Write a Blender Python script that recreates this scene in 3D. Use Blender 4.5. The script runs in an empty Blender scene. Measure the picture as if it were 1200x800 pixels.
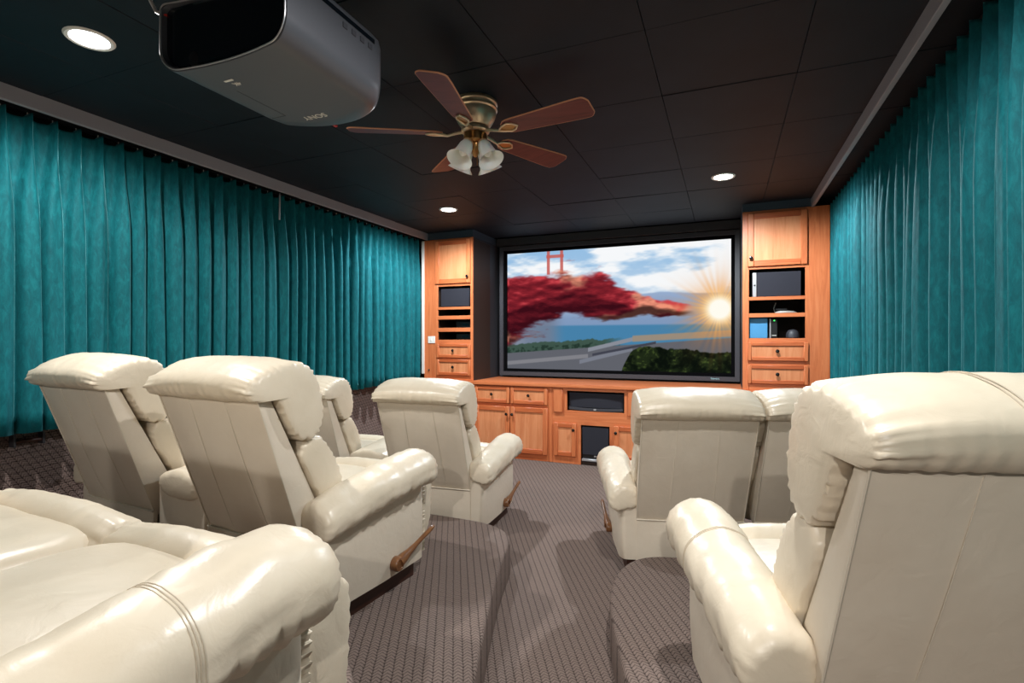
import bpy, bmesh, math, random
import numpy as np
from math import sin, cos, pi, radians as R, sqrt
from mathutils import Vector, Matrix, noise

SC = bpy.context.scene
COL = SC.collection
rnd = random.Random(7)

# ------------------------------------------------------------------ camera
EYE = 1.242
F = 603.0
cd = bpy.data.cameras.new('camera'); cam = bpy.data.objects.new('camera', cd); COL.objects.link(cam)
cd.sensor_fit = 'HORIZONTAL'; cd.sensor_width = 36.0; cd.lens = 36.0*F/1200.0
cd.shift_y = -2.0/1200.0; cd.clip_start = 0.02
cam.location = (0, 0, EYE); cam.rotation_euler = (R(90), 0, R(22.6))
SC.camera = cam

# ------------------------------------------------------------------ world, lamps, exposure
w = bpy.data.worlds.new('world'); SC.world = w; w.use_nodes = True
w.node_tree.nodes['Background'].inputs[0].default_value = (0.02, 0.022, 0.025, 1)
w.node_tree.nodes['Background'].inputs[1].default_value = 1.0
SC.view_settings.view_transform = 'Standard'; SC.view_settings.look = 'None'
SC.view_settings.gamma = 1.0; SC.view_settings.exposure = 0.0
CEIL = 2.44
# recessed ceiling lamps: x, y, watts, colour, radius, label
DOWN = [(-2.33, 1.24, 120, (1.0, .98, .95), .026, 'bright recessed ceiling downlight near the projector, at upper left'),
        (-2.35, 4.13, 185, (.88, .95, 1.0), .026, 'bright recessed ceiling downlight in front of the left tower cabinet'),
        (-.02, 4.07, 185, (.88, .95, 1.0), .026, 'bright recessed ceiling downlight in front of the right tower cabinet'),
        (-.02, 1.24, 115, (.98, .98, .97), .026, 'recessed ceiling downlight above the nearest right recliner'),
        (-2.33, -1.7, 40, (1.0, .95, .88), .06, 'recessed ceiling downlight at the back left of the room'),
        (.35, -2.3, 290, (1.0, .97, .92), .03, 'recessed ceiling downlight at the back right of the room'),
        (-1.05, -2.3, 150, (1.0, .96, .9), .06, 'recessed ceiling downlight at the back middle of the room')]

# ------------------------------------------------------------------ materials
def srgb(r, g, b):
    f = lambda c: (c/255/12.92 if c/255 <= .04045 else ((c/255+.055)/1.055)**2.4)
    return (f(r), f(g), f(b), 1)
def mat(name, col, rough=.5, metal=0, spec=.5, **kw):
    m = bpy.data.materials.new(name); m.use_nodes = True
    b = m.node_tree.nodes['Principled BSDF']
    b.inputs['Base Color'].default_value = col; b.inputs['Roughness'].default_value = rough
    b.inputs['Metallic'].default_value = metal; b.inputs['Specular IOR Level'].default_value = spec
    for k, v in kw.items(): b.inputs[k.replace('_', ' ')].default_value = v
    return m
def nodes(m): return m.node_tree.nodes, m.node_tree.links, m.node_tree.nodes['Principled BSDF']
def coords(m, scale=(1, 1, 1), rot=(0, 0, 0), kind='Object'):
    n, l, b = nodes(m)
    t = n.new('ShaderNodeTexCoord'); mp = n.new('ShaderNodeMapping')
    mp.inputs['Scale'].default_value = scale; mp.inputs['Rotation'].default_value = rot
    l.new(t.outputs[kind], mp.inputs[0]); return mp.outputs[0]
def tex_noise(m, vec, scale, detail=3, rough=.5, dist=0):
    n, l, b = nodes(m); t = n.new('ShaderNodeTexNoise')
    t.inputs['Scale'].default_value = scale; t.inputs['Detail'].default_value = detail
    t.inputs['Roughness'].default_value = rough; t.inputs['Distortion'].default_value = dist
    l.new(vec, t.inputs['Vector']); return t.outputs['Fac']
def ramp(m, fac, stops):
    n, l, b = nodes(m); r = n.new('ShaderNodeValToRGB')
    el = r.color_ramp.elements
    while len(el) < len(stops): el.new(.5)
    for e, (p, c) in zip(el, stops): e.position = p; e.color = c
    l.new(fac, r.inputs[0]); return r.outputs[0]
def bump(m, h, strength, dist=.01):
    n, l, b = nodes(m); bp = n.new('ShaderNodeBump')
    bp.inputs['Strength'].default_value = strength; bp.inputs['Distance'].default_value = dist
    l.new(h, bp.inputs['Height'])
    return bp
def math_n(m, op, a, b_=None, c_=None):
    n, l, _ = nodes(m); t = n.new('ShaderNodeMath'); t.operation = op
    for i, v in enumerate((a, b_, c_)):
        if v is None: continue
        if isinstance(v, (int, float)): t.inputs[i].default_value = v
        else: l.new(v, t.inputs[i])
    return t.outputs[0]

def leather(name, a, b_, rough, crease=.38):
    m = mat(name, a, rough, spec=.5); n, l, b = nodes(m)
    v = coords(m)
    l.new(ramp(m, tex_noise(m, v, 4, 4, .6), [(.3, a), (.75, b_)]), b.inputs['Base Color'])
    b1 = bump(m, tex_noise(m, v, 420, 2), .08, .001)
    b2 = bump(m, tex_noise(m, v, 19, 3, .5, 1.0), .16, .01)
    rg = n.new('ShaderNodeTexNoise'); rg.noise_type = 'RIDGED_MULTIFRACTAL'; rg.inputs['Scale'].default_value = 7; rg.inputs['Detail'].default_value = 2.5
    rg.inputs['Distortion'].default_value = .5; l.new(v, rg.inputs['Vector'])
    b3 = bump(m, rg.outputs['Fac'], crease, .008); b3.invert = True
    l.new(b1.outputs[0], b2.inputs['Normal']); l.new(b2.outputs[0], b3.inputs['Normal']); l.new(b3.outputs[0], b.inputs['Normal'])
    l.new(ramp(m, tex_noise(m, v, 9, 3), [(.3, (rough-.06,)*3+(1,)), (.7, (rough+.08,)*3+(1,))]), b.inputs['Roughness'])
    return m
M = {}
M['leather'] = leather('cream_leather', srgb(219, 206, 185), srgb(209, 195, 172), .35)
M['vinyl'] = leather('cream_back_vinyl', srgb(214, 202, 184), srgb(205, 191, 172), .45, .06)
M['seam'] = mat('seam_thread', srgb(184, 170, 150), .7)
M['piping'] = mat('piping', srgb(205, 194, 176), .5)

def wood(name, a, b_, c_, rough=.38, axis='z', sc=1.0):
    m = mat(name, a, rough); n, l, b = nodes(m)
    s = {'z': (14, 14, 1.1), 'x': (1.1, 14, 14), 'y': (14, 1.1, 14)}[axis]
    v = coords(m, tuple(q*sc for q in s))
    f = tex_noise(m, v, 2.2, 5, .6, 1.2)
    l.new(ramp(m, f, [(.25, c_), (.48, a), (.75, b_)]), b.inputs['Base Color'])
    bp = bump(m, tex_noise(m, v, 9, 3), .05, .002); l.new(bp.outputs[0], b.inputs['Normal'])
    return m
mc = (srgb(208, 117, 70), srgb(222, 134, 86), srgb(188, 97, 56))
M['wood'] = wood('maple_upright', *mc, axis='z')
M['wood_x'] = wood('maple_level', *mc, axis='x')
M['wood_dk'] = wood('maple_rail_reddish', srgb(192, 98, 54), srgb(208, 118, 70), srgb(168, 78, 42), axis='x')
M['wood_panel'] = wood('maple_panel', srgb(216, 137, 91), srgb(228, 155, 109), srgb(200, 117, 73), axis='z', sc=.7)
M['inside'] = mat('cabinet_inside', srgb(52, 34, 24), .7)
M['lever'] = wood('lever_wood', srgb(116, 76, 46), srgb(138, 94, 58), srgb(92, 58, 34), .3, 'y')
M['runner'] = wood('runner_wood', srgb(62, 34, 24), srgb(76, 43, 30), srgb(46, 24, 17), .5, 'y')
M['blade'] = wood('mahogany_blade', srgb(96, 38, 34), srgb(112, 48, 42), srgb(76, 28, 26), .4, 'x')
M['blade_edge'] = mat('blade_edge', srgb(190, 130, 96), .45)
M['black'] = mat('black_plastic', srgb(18, 18, 20), .4)
M['knob'] = mat('black_knob', srgb(14, 13, 13), .25)
M['grille'] = mat('speaker_cloth', srgb(34, 34, 44), .85)
M['velvet_black'] = mat('black_velvet', srgb(6, 6, 8), .95, spec=.1)
M['bezel'] = mat('charcoal_frame', srgb(60, 60, 66), .5)
M['charcoal'] = mat('charcoal_paint', srgb(50, 51, 56), .6)
M['soffit'] = mat('blue_charcoal_paint', srgb(58, 68, 80), .6)
M['trim_gray'] = mat('gray_trim_paint', srgb(150, 150, 158), .45)
M['white'] = mat('white_plastic', srgb(236, 234, 228), .4)
M['dark_wall'] = mat('dark_wall_paint', srgb(58, 52, 50), .8)
M['nickel'] = mat('brushed_nickel', srgb(232, 206, 172), .36, .75)
M['bronze'] = mat('antique_brass', srgb(186, 140, 88), .28, 1.0)
M['silver'] = mat('silver_strip', srgb(190, 190, 192), .35, .6)
M['red'] = mat('red_plastic', srgb(200, 50, 40), .4)
M['blue'] = mat('blue_carton', srgb(74, 150, 200), .5)
M['teal_label'] = mat('label_print', srgb(170, 220, 225), .5)
M['print'] = mat('pale_print', srgb(225, 222, 215), .5)
M['cable'] = mat('cable_gray', srgb(190, 186, 180), .5)
m = mat('frosted_glass', srgb(244, 242, 236), .4, Subsurface_Weight=.3); M['frost'] = m
m = mat('green_led', srgb(60, 220, 90), .5); b = nodes(m)[2]
b.inputs['Emission Color'].default_value = srgb(70, 255, 110); b.inputs['Emission Strength'].default_value = 2.0; M['led'] = m
m = mat('lamp_lens', (1, 1, 1, 1), .5); b = nodes(m)[2]
b.inputs['Emission Color'].default_value = (1, .98, .95, 1); b.inputs['Emission Strength'].default_value = 30.0; M['lens'] = m

# ceiling board
m = mat('black_ceiling_board', srgb(20, 26, 33), .62, spec=.28); n, l, b = nodes(m); v = coords(m)
l.new(ramp(m, tex_noise(m, v, 3, 5, .6), [(.3, srgb(15, 21, 28)), (.75, srgb(25, 31, 40))]), b.inputs['Base Color'])
bp = bump(m, tex_noise(m, v, 140, 3), .12, .003); l.new(bp.outputs[0], b.inputs['Normal']); M['ceil'] = m
# projector shell
m = mat('projector_shell', srgb(88, 89, 95), .36, .2); n, l, b = nodes(m); v = coords(m)
bp = bump(m, tex_noise(m, v, 900, 2), .1, .001); l.new(bp.outputs[0], b.inputs['Normal']); M['proj'] = m
M['proj_dark'] = mat('projector_dark_glass', srgb(12, 18, 24), .12)

# curtain velvet
m = mat('teal_velvet', srgb(0, 118, 124), .75, spec=.25, Sheen_Weight=.5, Sheen_Roughness=.28); n, l, b = nodes(m)
b.inputs['Sheen Tint'].default_value = srgb(140, 225, 235)
v = coords(m, (1, 1, .35))
l.new(ramp(m, tex_noise(m, v, 42, 5, .7, .5), [(.28, srgb(0, 74, 82)), (.52, srgb(2, 93, 101)), (.76, srgb(14, 114, 121))]), b.inputs['Base Color'])
bp = bump(m, tex_noise(m, v, 45, 5, .65, .5), .18, .01); l.new(bp.outputs[0], b.inputs['Normal']); M['velvet'] = m

# carpet: ribs about 3 cm apart with a small loop pattern across them
def carpet(name, rot, a, b_, line, to_uv, rib=.032, wl=.6, wc=.3):
    m = mat(name, a, .95, spec=.15); n, l, b = nodes(m)
    t = n.new('ShaderNodeTexCoord'); sep = n.new('ShaderNodeSeparateXYZ'); l.new(t.outputs['Object'], sep.inputs[0])
    p, q = (sep.outputs[i] for i in to_uv)
    cr, sr = cos(rot), sin(rot)
    u = math_n(m, 'ADD', math_n(m, 'MULTIPLY', p, cr), math_n(m, 'MULTIPLY', q, sr))
    w_ = math_n(m, 'SUBTRACT', math_n(m, 'MULTIPLY', q, cr), math_n(m, 'MULTIPLY', p, sr))
    nz = tex_noise(m, t.outputs['Object'], 60, 2)
    uu = math_n(m, 'ADD', math_n(m, 'DIVIDE', u, rib), math_n(m, 'MULTIPLY', nz, .25))
    fu = math_n(m, 'ABSOLUTE', math_n(m, 'SUBTRACT', math_n(m, 'FRACT', uu), .5))      # .5 at a line, 0 mid rib
    lines = math_n(m, 'SMOOTH_MIN', 1.0, math_n(m, 'MAXIMUM', 0.0, math_n(m, 'MULTIPLY', math_n(m, 'SUBTRACT', fu, .38), 9.0)), .05)
    # zigzag loops inside the rib
    zz = math_n(m, 'ADD', math_n(m, 'DIVIDE', w_, rib*.5), math_n(m, 'MULTIPLY', fu, 2.0))
    fz = math_n(m, 'ABSOLUTE', math_n(m, 'SUBTRACT', math_n(m, 'FRACT', zz), .5))
    dots = math_n(m, 'MAXIMUM', 0.0, math_n(m, 'MULTIPLY', math_n(m, 'SUBTRACT', fz, .27), 4.2))
    fine = tex_noise(m, t.outputs['Object'], 260, 2, .7)
    vv_ = math_n(m, 'ADD', math_n(m, 'DIVIDE', math_n(m, 'ADD', math_n(m, 'MULTIPLY', w_, .9), math_n(m, 'MULTIPLY', u, .5)), rib), math_n(m, 'MULTIPLY', nz, .3))
    fv = math_n(m, 'ABSOLUTE', math_n(m, 'SUBTRACT', math_n(m, 'FRACT', vv_), .5))
    cross = math_n(m, 'MINIMUM', 1.0, math_n(m, 'MAXIMUM', 0.0, math_n(m, 'MULTIPLY', math_n(m, 'SUBTRACT', fv, .38), 9.0)))
    mix1 = n.new('ShaderNodeMix'); mix1.data_type = 'RGBA'; l.new(fine, mix1.inputs[0]); mix1.inputs[6].default_value = a; mix1.inputs[7].default_value = b_
    d = math_n(m, 'MINIMUM', 1.0, math_n(m, 'ADD', math_n(m, 'MULTIPLY', cross, wc), math_n(m, 'ADD', math_n(m, 'MULTIPLY', lines, wl), math_n(m, 'MULTIPLY', dots, .75))))
    mix2 = n.new('ShaderNodeMix'); mix2.data_type = 'RGBA'; l.new(d, mix2.inputs[0]); l.new(mix1.outputs[2], mix2.inputs[6]); mix2.inputs[7].default_value = line
    l.new(mix2.outputs[2], b.inputs['Base Color'])
    h = math_n(m, 'SUBTRACT', math_n(m, 'MULTIPLY', fine, .5), d)
    bp = bump(m, h, .5, .006); l.new(bp.outputs[0], b.inputs['Normal'])
    return m
M['carpet'] = carpet('brown_loop_carpet', R(29), srgb(104, 89, 82), srgb(150, 132, 123), srgb(46, 37, 34), (0, 1), .032, .55, .10)
M['wall_carpet'] = carpet('brown_wall_carpet', R(33), srgb(124, 106, 100), srgb(150, 130, 122), srgb(56, 45, 43), (1, 2), .03, .6, .6)

# ------------------------------------------------------------------ mesh builder
class MB:
    def __init__(s): s.v = []; s.f = []
    def add(s, vs, fs):
        o = len(s.v); s.v += [tuple(p) for p in vs]; s.f += [tuple(i+o for i in q) for q in fs]; return s
    def box(s, x0, x1, y0, y1, z0, z1):
        return s.add([(x0,y0,z0),(x1,y0,z0),(x1,y1,z0),(x0,y1,z0),(x0,y0,z1),(x1,y0,z1),(x1,y1,z1),(x0,y1,z1)],
                     [(3,2,1,0),(4,5,6,7),(0,1,5,4),(1,2,6,5),(2,3,7,6),(3,0,4,7)])
    def hexa(s, b4, t4):
        return s.add(list(b4)+list(t4), [(3,2,1,0),(4,5,6,7),(0,1,5,4),(1,2,6,5),(2,3,7,6),(3,0,4,7)])
    def loft(s, rings, cap=True, closed=True, cap_pts=(None, None)):
        k = len(rings[0]); vs = [p for r in rings for p in r]; fs = []
        for i in range(len(rings)-1):
            for j in range(k if closed else k-1):
                a, b = i*k+j, i*k+(j+1) % k
                fs.append((a, b, b+k, a+k))
        if cap:
            for e, base in ((0, 0), (1, (len(rings)-1)*k)):
                if cap_pts[e] is not None:
                    c = len(vs); vs.append(cap_pts[e])
                    for j in range(k):
                        a, b = base+j, base+(j+1) % k
                        fs.append((b, a, c) if e == 0 else (a, b, c))
                else:
                    r = list(range(base, base+k)); fs.append(tuple(r[::-1]) if e == 0 else tuple(r))
        return s.add(vs, fs)
    def tube(s, path, r, n=8, cap=True):
        P = [Vector(p) for p in path]; rings = []
        up = Vector((0, 0, 1))
        rr = r if isinstance(r, (list, tuple)) else [r]*len(P)
        t0 = (P[1]-P[0]).normalized()
        if abs(t0.dot(up)) > .9: up = Vector((1, 0, 0))
        a = t0.cross(up).normalized()
        for i, p in enumerate(P):
            t = (P[min(i+1, len(P)-1)]-P[max(i-1, 0)]).normalized()
            a = (a - t*a.dot(t)).normalized(); b = t.cross(a)
            rings.append([tuple(p+(a*cos(2*pi*j/n)+b*sin(2*pi*j/n))*rr[i]) for j in range(n)])
        return s.loft(rings, cap)
    def lathe(s, prof, c=(0, 0, 0), n=24, M4=None, cap=True):
        rings = []
        for r, z in prof:
            ring = [Vector((r*cos(2*pi*j/n), r*sin(2*pi*j/n), z)) for j in range(n)]
            if M4 is not None: ring = [M4 @ p for p in ring]
            rings.append([tuple(p+Vector(c)) for p in ring])
        return s.loft(rings, cap)
    def prism(s, poly, z0, z1):
        k = len(poly)
        return s.loft([[(x, y, z0) for x, y in poly], [(x, y, z1) for x, y in poly]])
    def mesh(s, name, material, smooth=40, bevel=0, seg=1):
        me = bpy.data.meshes.new(name); me.from_pydata(s.v, [], s.f)
        bm = bmesh.new(); bm.from_mesh(me)
        bmesh.ops.recalc_face_normals(bm, faces=bm.faces)
        if bevel:
            ed = [e for e in bm.edges if len(e.link_faces) == 2 and e.calc_face_angle(0) > .5]
            bmesh.ops.bevel(bm, geom=ed, offset=bevel, segments=seg, affect='EDGES', profile=.7, clamp_overlap=True)
        bm.to_mesh(me); bm.free()
        me.materials.append(material)
        if smooth:
            me.polygons.foreach_set('use_smooth', [True]*len(me.polygons))
            me.set_sharp_from_angle(angle=R(smooth))
        return me
def world_off(o):
    p = Vector((0, 0, 0))
    while o is not None: p += o.location; o = o.parent
    return p
def put(name, mb, material, parent=None, smooth=40, bevel=0, seg=1):
    """link mb (in unrotated world coordinates) as ONE object under parent"""
    off = world_off(parent)
    if off.length > 0: mb.v = [(x-off.x, y-off.y, z-off.z) for x, y, z in mb.v]
    o = bpy.data.objects.new(name, mb.mesh(name, material, smooth, bevel, seg)); COL.objects.link(o)
    if parent is not None: o.parent = parent
    return o
def place_mesh(name, me, parent, loc=(0, 0, 0)):
    o = bpy.data.objects.new(name, me); COL.objects.link(o); o.parent = parent; o.location = loc; return o
def tag(o, label=None, cat=None, group=None, kind=None):
    if label: o['label'] = label
    if cat: o['category'] = cat
    if group: o['group'] = group
    if kind: o['kind'] = kind
    return o
def thing(name, label, cat, loc=(0, 0, 0), group=None):
    o = bpy.data.objects.new(name, None); COL.objects.link(o); o.location = loc; o.empty_display_size = .1
    return tag(o, label, cat, group)
def struct(name, mb, material, parent=None, **k):
    o = put(name, mb, material, parent, **k)
    if parent is None: o['kind'] = 'structure'
    return o
def box(*a): return MB().box(*a)
def text(name, s, size, material, parent, loc, rot, depth=.0008):
    c = bpy.data.curves.new(name, 'FONT'); c.body = s; c.size = size; c.extrude = depth; c.align_x = 'CENTER'; c.align_y = 'CENTER'
    t = bpy.data.objects.new(name, c); COL.objects.link(t)
    me = bpy.data.meshes.new_from_object(t.evaluated_get(bpy.context.evaluated_depsgraph_get()))
    bpy.data.objects.remove(t); me.name = name; me.materials.clear(); me.materials.append(material)
    o = place_mesh(name, me, parent, Vector(loc)-world_off(parent)); o.rotation_euler = rot
    return o

# ------------------------------------------------------------------ room shell
XL, XR, YB, YF = -3.36, .94, -3.2, 5.72
H1, H2 = .177, .354
struct('floor', box(XL, XR, YB, YF, -.1, 0), M['carpet'])
wl = struct('wall_left', box(XL-.1, XL, YB, YF, 0, CEIL+.06), M['dark_wall'])
put('carpet_panel', box(XL, XL+.02, YB+.02, 4.97, 0, .86), M['wall_carpet'], wl)
wr = struct('wall_right', box(XR, XR+.1, YB, YF, 0, CEIL+.06), M['dark_wall'])
put('carpet_panel', box(XR-.02, XR, YB+.02, 4.97, 0, .86), M['wall_carpet'], wr)
struct('wall_front', box(XL-.1, XR+.1, YF, YF+.1, 0, CEIL+.06), M['charcoal'])
struct('wall_back', box(XL-.1, XR+.1, YB-.1, YB, 0, CEIL+.06), M['dark_wall'])
ce = struct('ceiling', box(XL, XR, YB, YF, CEIL+.012, CEIL+.06), M['velvet_black'])
P = .583
me = MB().box(-P/2+.0012, P/2-.0012, -P/2+.0012, P/2-.0012, 0, .014).mesh('ceiling_panel', M['ceil'], 0, .0015)
for i in range(-5, 3):
    for j in range(-9, 7):
        cx, cy = -.29+P*(i+.5), 2.03+P*(j+.5)
        if cx < XL+.2 or cx > XR-.2 or cy < YB+.25 or cy > YF-.3: continue
        o = place_mesh('ceiling_panel', me, ce, (cx, cy, CEIL-.002+rnd.uniform(-.003, .001)))
        o.rotation_euler = (rnd.uniform(-.003, .003), rnd.uniform(-.003, .003), rnd.uniform(-.002, .002))
# pelmet boards that hide the curtain tracks, soffits over the towers and the beam over the screen
struct('trim_1', box(-3.125, -3.1, YB, 5.0, 2.362, CEIL), M['trim_gray'], bevel=.002)
struct('trim_2', box(.662, .687, YB, 5.0, 2.362, CEIL), M['trim_gray'], bevel=.002)
struct('trim_3', box(-3.125, -2.535, 4.985, YF, 2.362, CEIL), M['soffit'])
struct('trim_4', box(.133, .662, 4.985, YF, 2.372, CEIL), M['soffit'])
struct('trim_5', box(-2.53, .13, 5.585, YF, 2.352, CEIL), M['charcoal'], bevel=.004)
struct('trim_6', box(-3.168, -3.138, 4.955, 4.978, .86, 2.35), M['white'], bevel=.004)

# carpeted seating risers
def smooth_poly(pts, n=6):
    out = []; k = len(pts)
    for i in range(k):
        p0, p1, p2 = Vector(pts[i-1][:2]), Vector(pts[i][:2]), Vector(pts[(i+1) % k][:2])
        r = pts[i][2] if len(pts[i]) > 2 else 0
        if r <= 0: out.append((p1.x, p1.y)); continue
        a = p1+(p0-p1).normalized()*min(r, (p0-p1).length*.48); b = p1+(p2-p1).normalized()*min(r, (p2-p1).length*.48)
        for t in range(n+1):
            t /= n; q = a*(1-t)**2+p1*2*t*(1-t)+b*t*t; out.append((q.x, q.y))
    return out
def riser(name, label, pts, z0, z1):
    poly = smooth_poly(pts, 8); k = len(poly)
    c = Vector((sum(p[0] for p in poly)/k, sum(p[1] for p in poly)/k))
    def inset(d):
        r = []
        for i in range(k):
            p = Vector(poly[i]); t = (Vector(poly[(i+1) % k])-Vector(poly[i-1])).normalized(); nn = Vector((-t.y, t.x))
            q = p+nn*d; r.append((q.x, q.y))
        return r
    prof = [(0, z0), (0, z1-.02), (.006, z1-.006), (.02, z1)]
    mb = MB().loft([[(x, y, z) for x, y in inset(d)] for d, z in prof])
    o = put(name, mb, M['carpet'], smooth=60); tag(o, label, 'riser'); return o
riser('carpeted_riser', 'low brown carpeted riser with a rounded corner under the middle left loveseat',
      [(XL+.022, YB+.05), (-.1, YB+.05), (-.3, .2, .3), (-.724, 1.428, .2), (-.98, 2.18, .3), (-1.10, 2.72, .42), (-1.72, 2.74, .4), (XL+.022, 2.64)], 0, H1)
riser('carpeted_riser', 'upper brown carpeted riser under the nearest left loveseat',
      [(XL+.022, YB+.06), (-.36, YB+.06), (-.40, .56, .2), (-.882, 1.074, .1), (-1.19, 1.345, .06), (XL+.022, 1.43)], H1, H2)
riser('carpeted_riser', 'brown carpeted riser with a rounded corner under the nearest right recliner',
      [(XR-.022, YB+.05), (XR-.022, 2.94), (-.10, 2.685, .2), (-.43, 2.60, .26), (-.485, 2.2, .3), (-.28, 1.6, .3), (.02, .7, .2), (.12, YB+.05)], 0, H1)
for o in COL.objects:
    if o.name.startswith('carpeted_riser'): pass

# ------------------------------------------------------------------ curtains
def curtain(name, label, x0, face, y0, y1, top, bot, seed, am=(.030, .052), gap=.9, lean=0.0):
    r = random.Random(seed)
    L = y1-y0; npl = max(3, round(L/.104)); p = L/npl; SUB = 22
    amp = [r.uniform(*am) for _ in range(npl)]; gw = [r.uniform(.72, 1.12) for _ in range(npl)]; skew = [r.uniform(-.2, .2) for _ in range(npl)]
    wid = [r.uniform(.75, 1.15) for _ in range(npl)]; ph = [r.uniform(0, 6.28) for _ in range(npl)]
    zs = [0, .012, .03, .055, .085, .12, .17, .23, .31, .42, .56, .72, .90, 1.08, 1.25, 1.40, 1.50]
    Hh = top-bot; zs = [z*Hh/1.5 for z in zs]
    vs = []; k = npl*SUB+1
    for zi, dz in enumerate(zs):
        t = min(1, max(0, (dz-.05)/.50)); t = t*t*(3-2*t)*.92+.08*(dz > .05)
        for i in range(k):
            q = min(i//SUB, npl-1); f = (i-q*SUB)/SUB
            y = y0+(q+f)*p
            c = .5+skew[q]*t*.6
            g = (f/(2*c)) if f < c else (.5+(f-c)/(2*(1-c)))     # re-centred 0..1
            e = 2*g-1
            ge = .17+(gap*gw[q]-.17)*t; av = .050+(amp[q]*wid[q]-.050)*t
            fold = av*max(0, 1-abs(e/ge)**2.2)**.65
            flat = .010*(1-t)*math.cos(e*pi)
            finger = -.010*(1-t*.75)*(.5-.5*cos(3*pi*e/max(ge, .2)))*max(0, 1-abs(e/ge))*(1 if dz > .05 else .4)
            sub = .006*sin(2*pi*g*2+ph[q])*t*(1-abs(e))
            n_ = noise.noise((y*3.1+seed, dz*1.3, seed*.7))*.010*t
            d = fold+flat+finger+sub+n_
            t2 = min(1, max(0, (dz-.04)/.35))
            ylat = t*.010*sin(ph[q]+dz*1.7)*(1-abs(e))+t*.012*e*(1-e*e)*2+e*(1-t)*(-.010)*math.exp(-(e/.5)**2)
            tz = top-dz+(.018*math.exp(-(e/.22)**2)-.006)*(1-min(1, dz/.05))
            if zi == len(zs)-1: tz += .008*noise.noise((y*4, seed, 0))
            vs.append((x0+face*(d+lean*t*dz), min(max(y+ylat, y0), y1), tz))
    fs = [(a, a+1, a+1+k, a+k) for zi in range(len(zs)-1) for a in range(zi*k, zi*k+k-1)]
    root = thing(name, label, 'curtain', (x0, (y0+y1)/2, bot), 'teal velvet drapes along the side walls')
    o = put('drape', MB().add(vs, fs), M['velvet'], root, smooth=80)
    sm = o.modifiers.new('thickness', 'SOLIDIFY'); sm.thickness = .004; sm.offset = 0
    h = MB()
    for q in range(npl):
        yy = y0+(q+.5)*p; xx = x0+face*.012
        h.tube([(xx, yy, top-.02), (xx, yy, top+.022)], .0025, 5)
    hk = put('hook', h, M['white'], root); hk['kind'] = 'stuff'
    put('track', box(x0-.012, x0+.012, y0, y1, top+.022, top+.045), M['black'], root)
    return root
TOPC, BOTC = 2.352, .785
cl = curtain('velvet_curtain', 'teal velvet curtain nearest the camera on the left wall, behind the middle left loveseat', -3.225, 1, -.9, 2.945, TOPC, BOTC, 3, (.050, .080), .76)
cr = curtain('velvet_curtain', 'teal velvet curtain on the left wall beside the left tower cabinet', -3.225, 1, 2.955, 4.95, TOPC, BOTC-.005, 11, (.07, .09), .58)
curtain('velvet_curtain', 'teal velvet curtain covering the right wall beside the right tower cabinet', .85, -1, -.9, 4.95, TOPC, BOTC, 23, (.060, .088), .62)
put('pull_wand', MB().tube([(-3.15, 2.95, 2.36), (-3.155, 2.95, 2.16)], .006, 8), M['silver'], cr)

# small bracket on the wall below the left curtain
t = thing('rod_bracket', 'small dark metal bracket with short rod on wall under left curtain hem', 'bracket', (XL+.03, 1.49, .73))
put('rod', MB().tube([(XL+.05, 1.42, .725), (XL+.05, 1.55, .725)], .011, 10), M['runner'], t)
for yy in (1.425, 1.545): put('bracket_arm', box(XL+.02, XL+.065, yy-.006, yy+.006, .70, .775), M['bezel'], t, bevel=.002)

# ------------------------------------------------------------------ downlights
def downlight(x, y, watts, col, rad, label):
    t = thing('downlight', label, 'ceiling light', (x, y, CEIL), 'recessed ceiling lights')
    put('trim_ring', MB().lathe([(.062, CEIL-.002), (.066, CEIL-.010), (.078, CEIL-.012), (.084, CEIL-.006), (.084, CEIL-.001)], (x, y, 0), 28, cap=False), M['white'], t)
    put('lens', MB().lathe([(.0, CEIL-.0095), (.03, CEIL-.0095), (.063, CEIL-.006)], (x, y, 0), 28, cap=False), M['lens'], t)
    ld = bpy.data.lights.new('lamp', 'SPOT'); ld.energy = watts*1.02; ld.color = col; ld.spot_size = R(174); ld.spot_blend = .45; ld.shadow_soft_size = rad
    lo = bpy.data.objects.new('lamp', ld); COL.objects.link(lo); lo.parent = t; lo.location = (0, 0, -.02)
for a in DOWN: downlight(*a)

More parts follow.
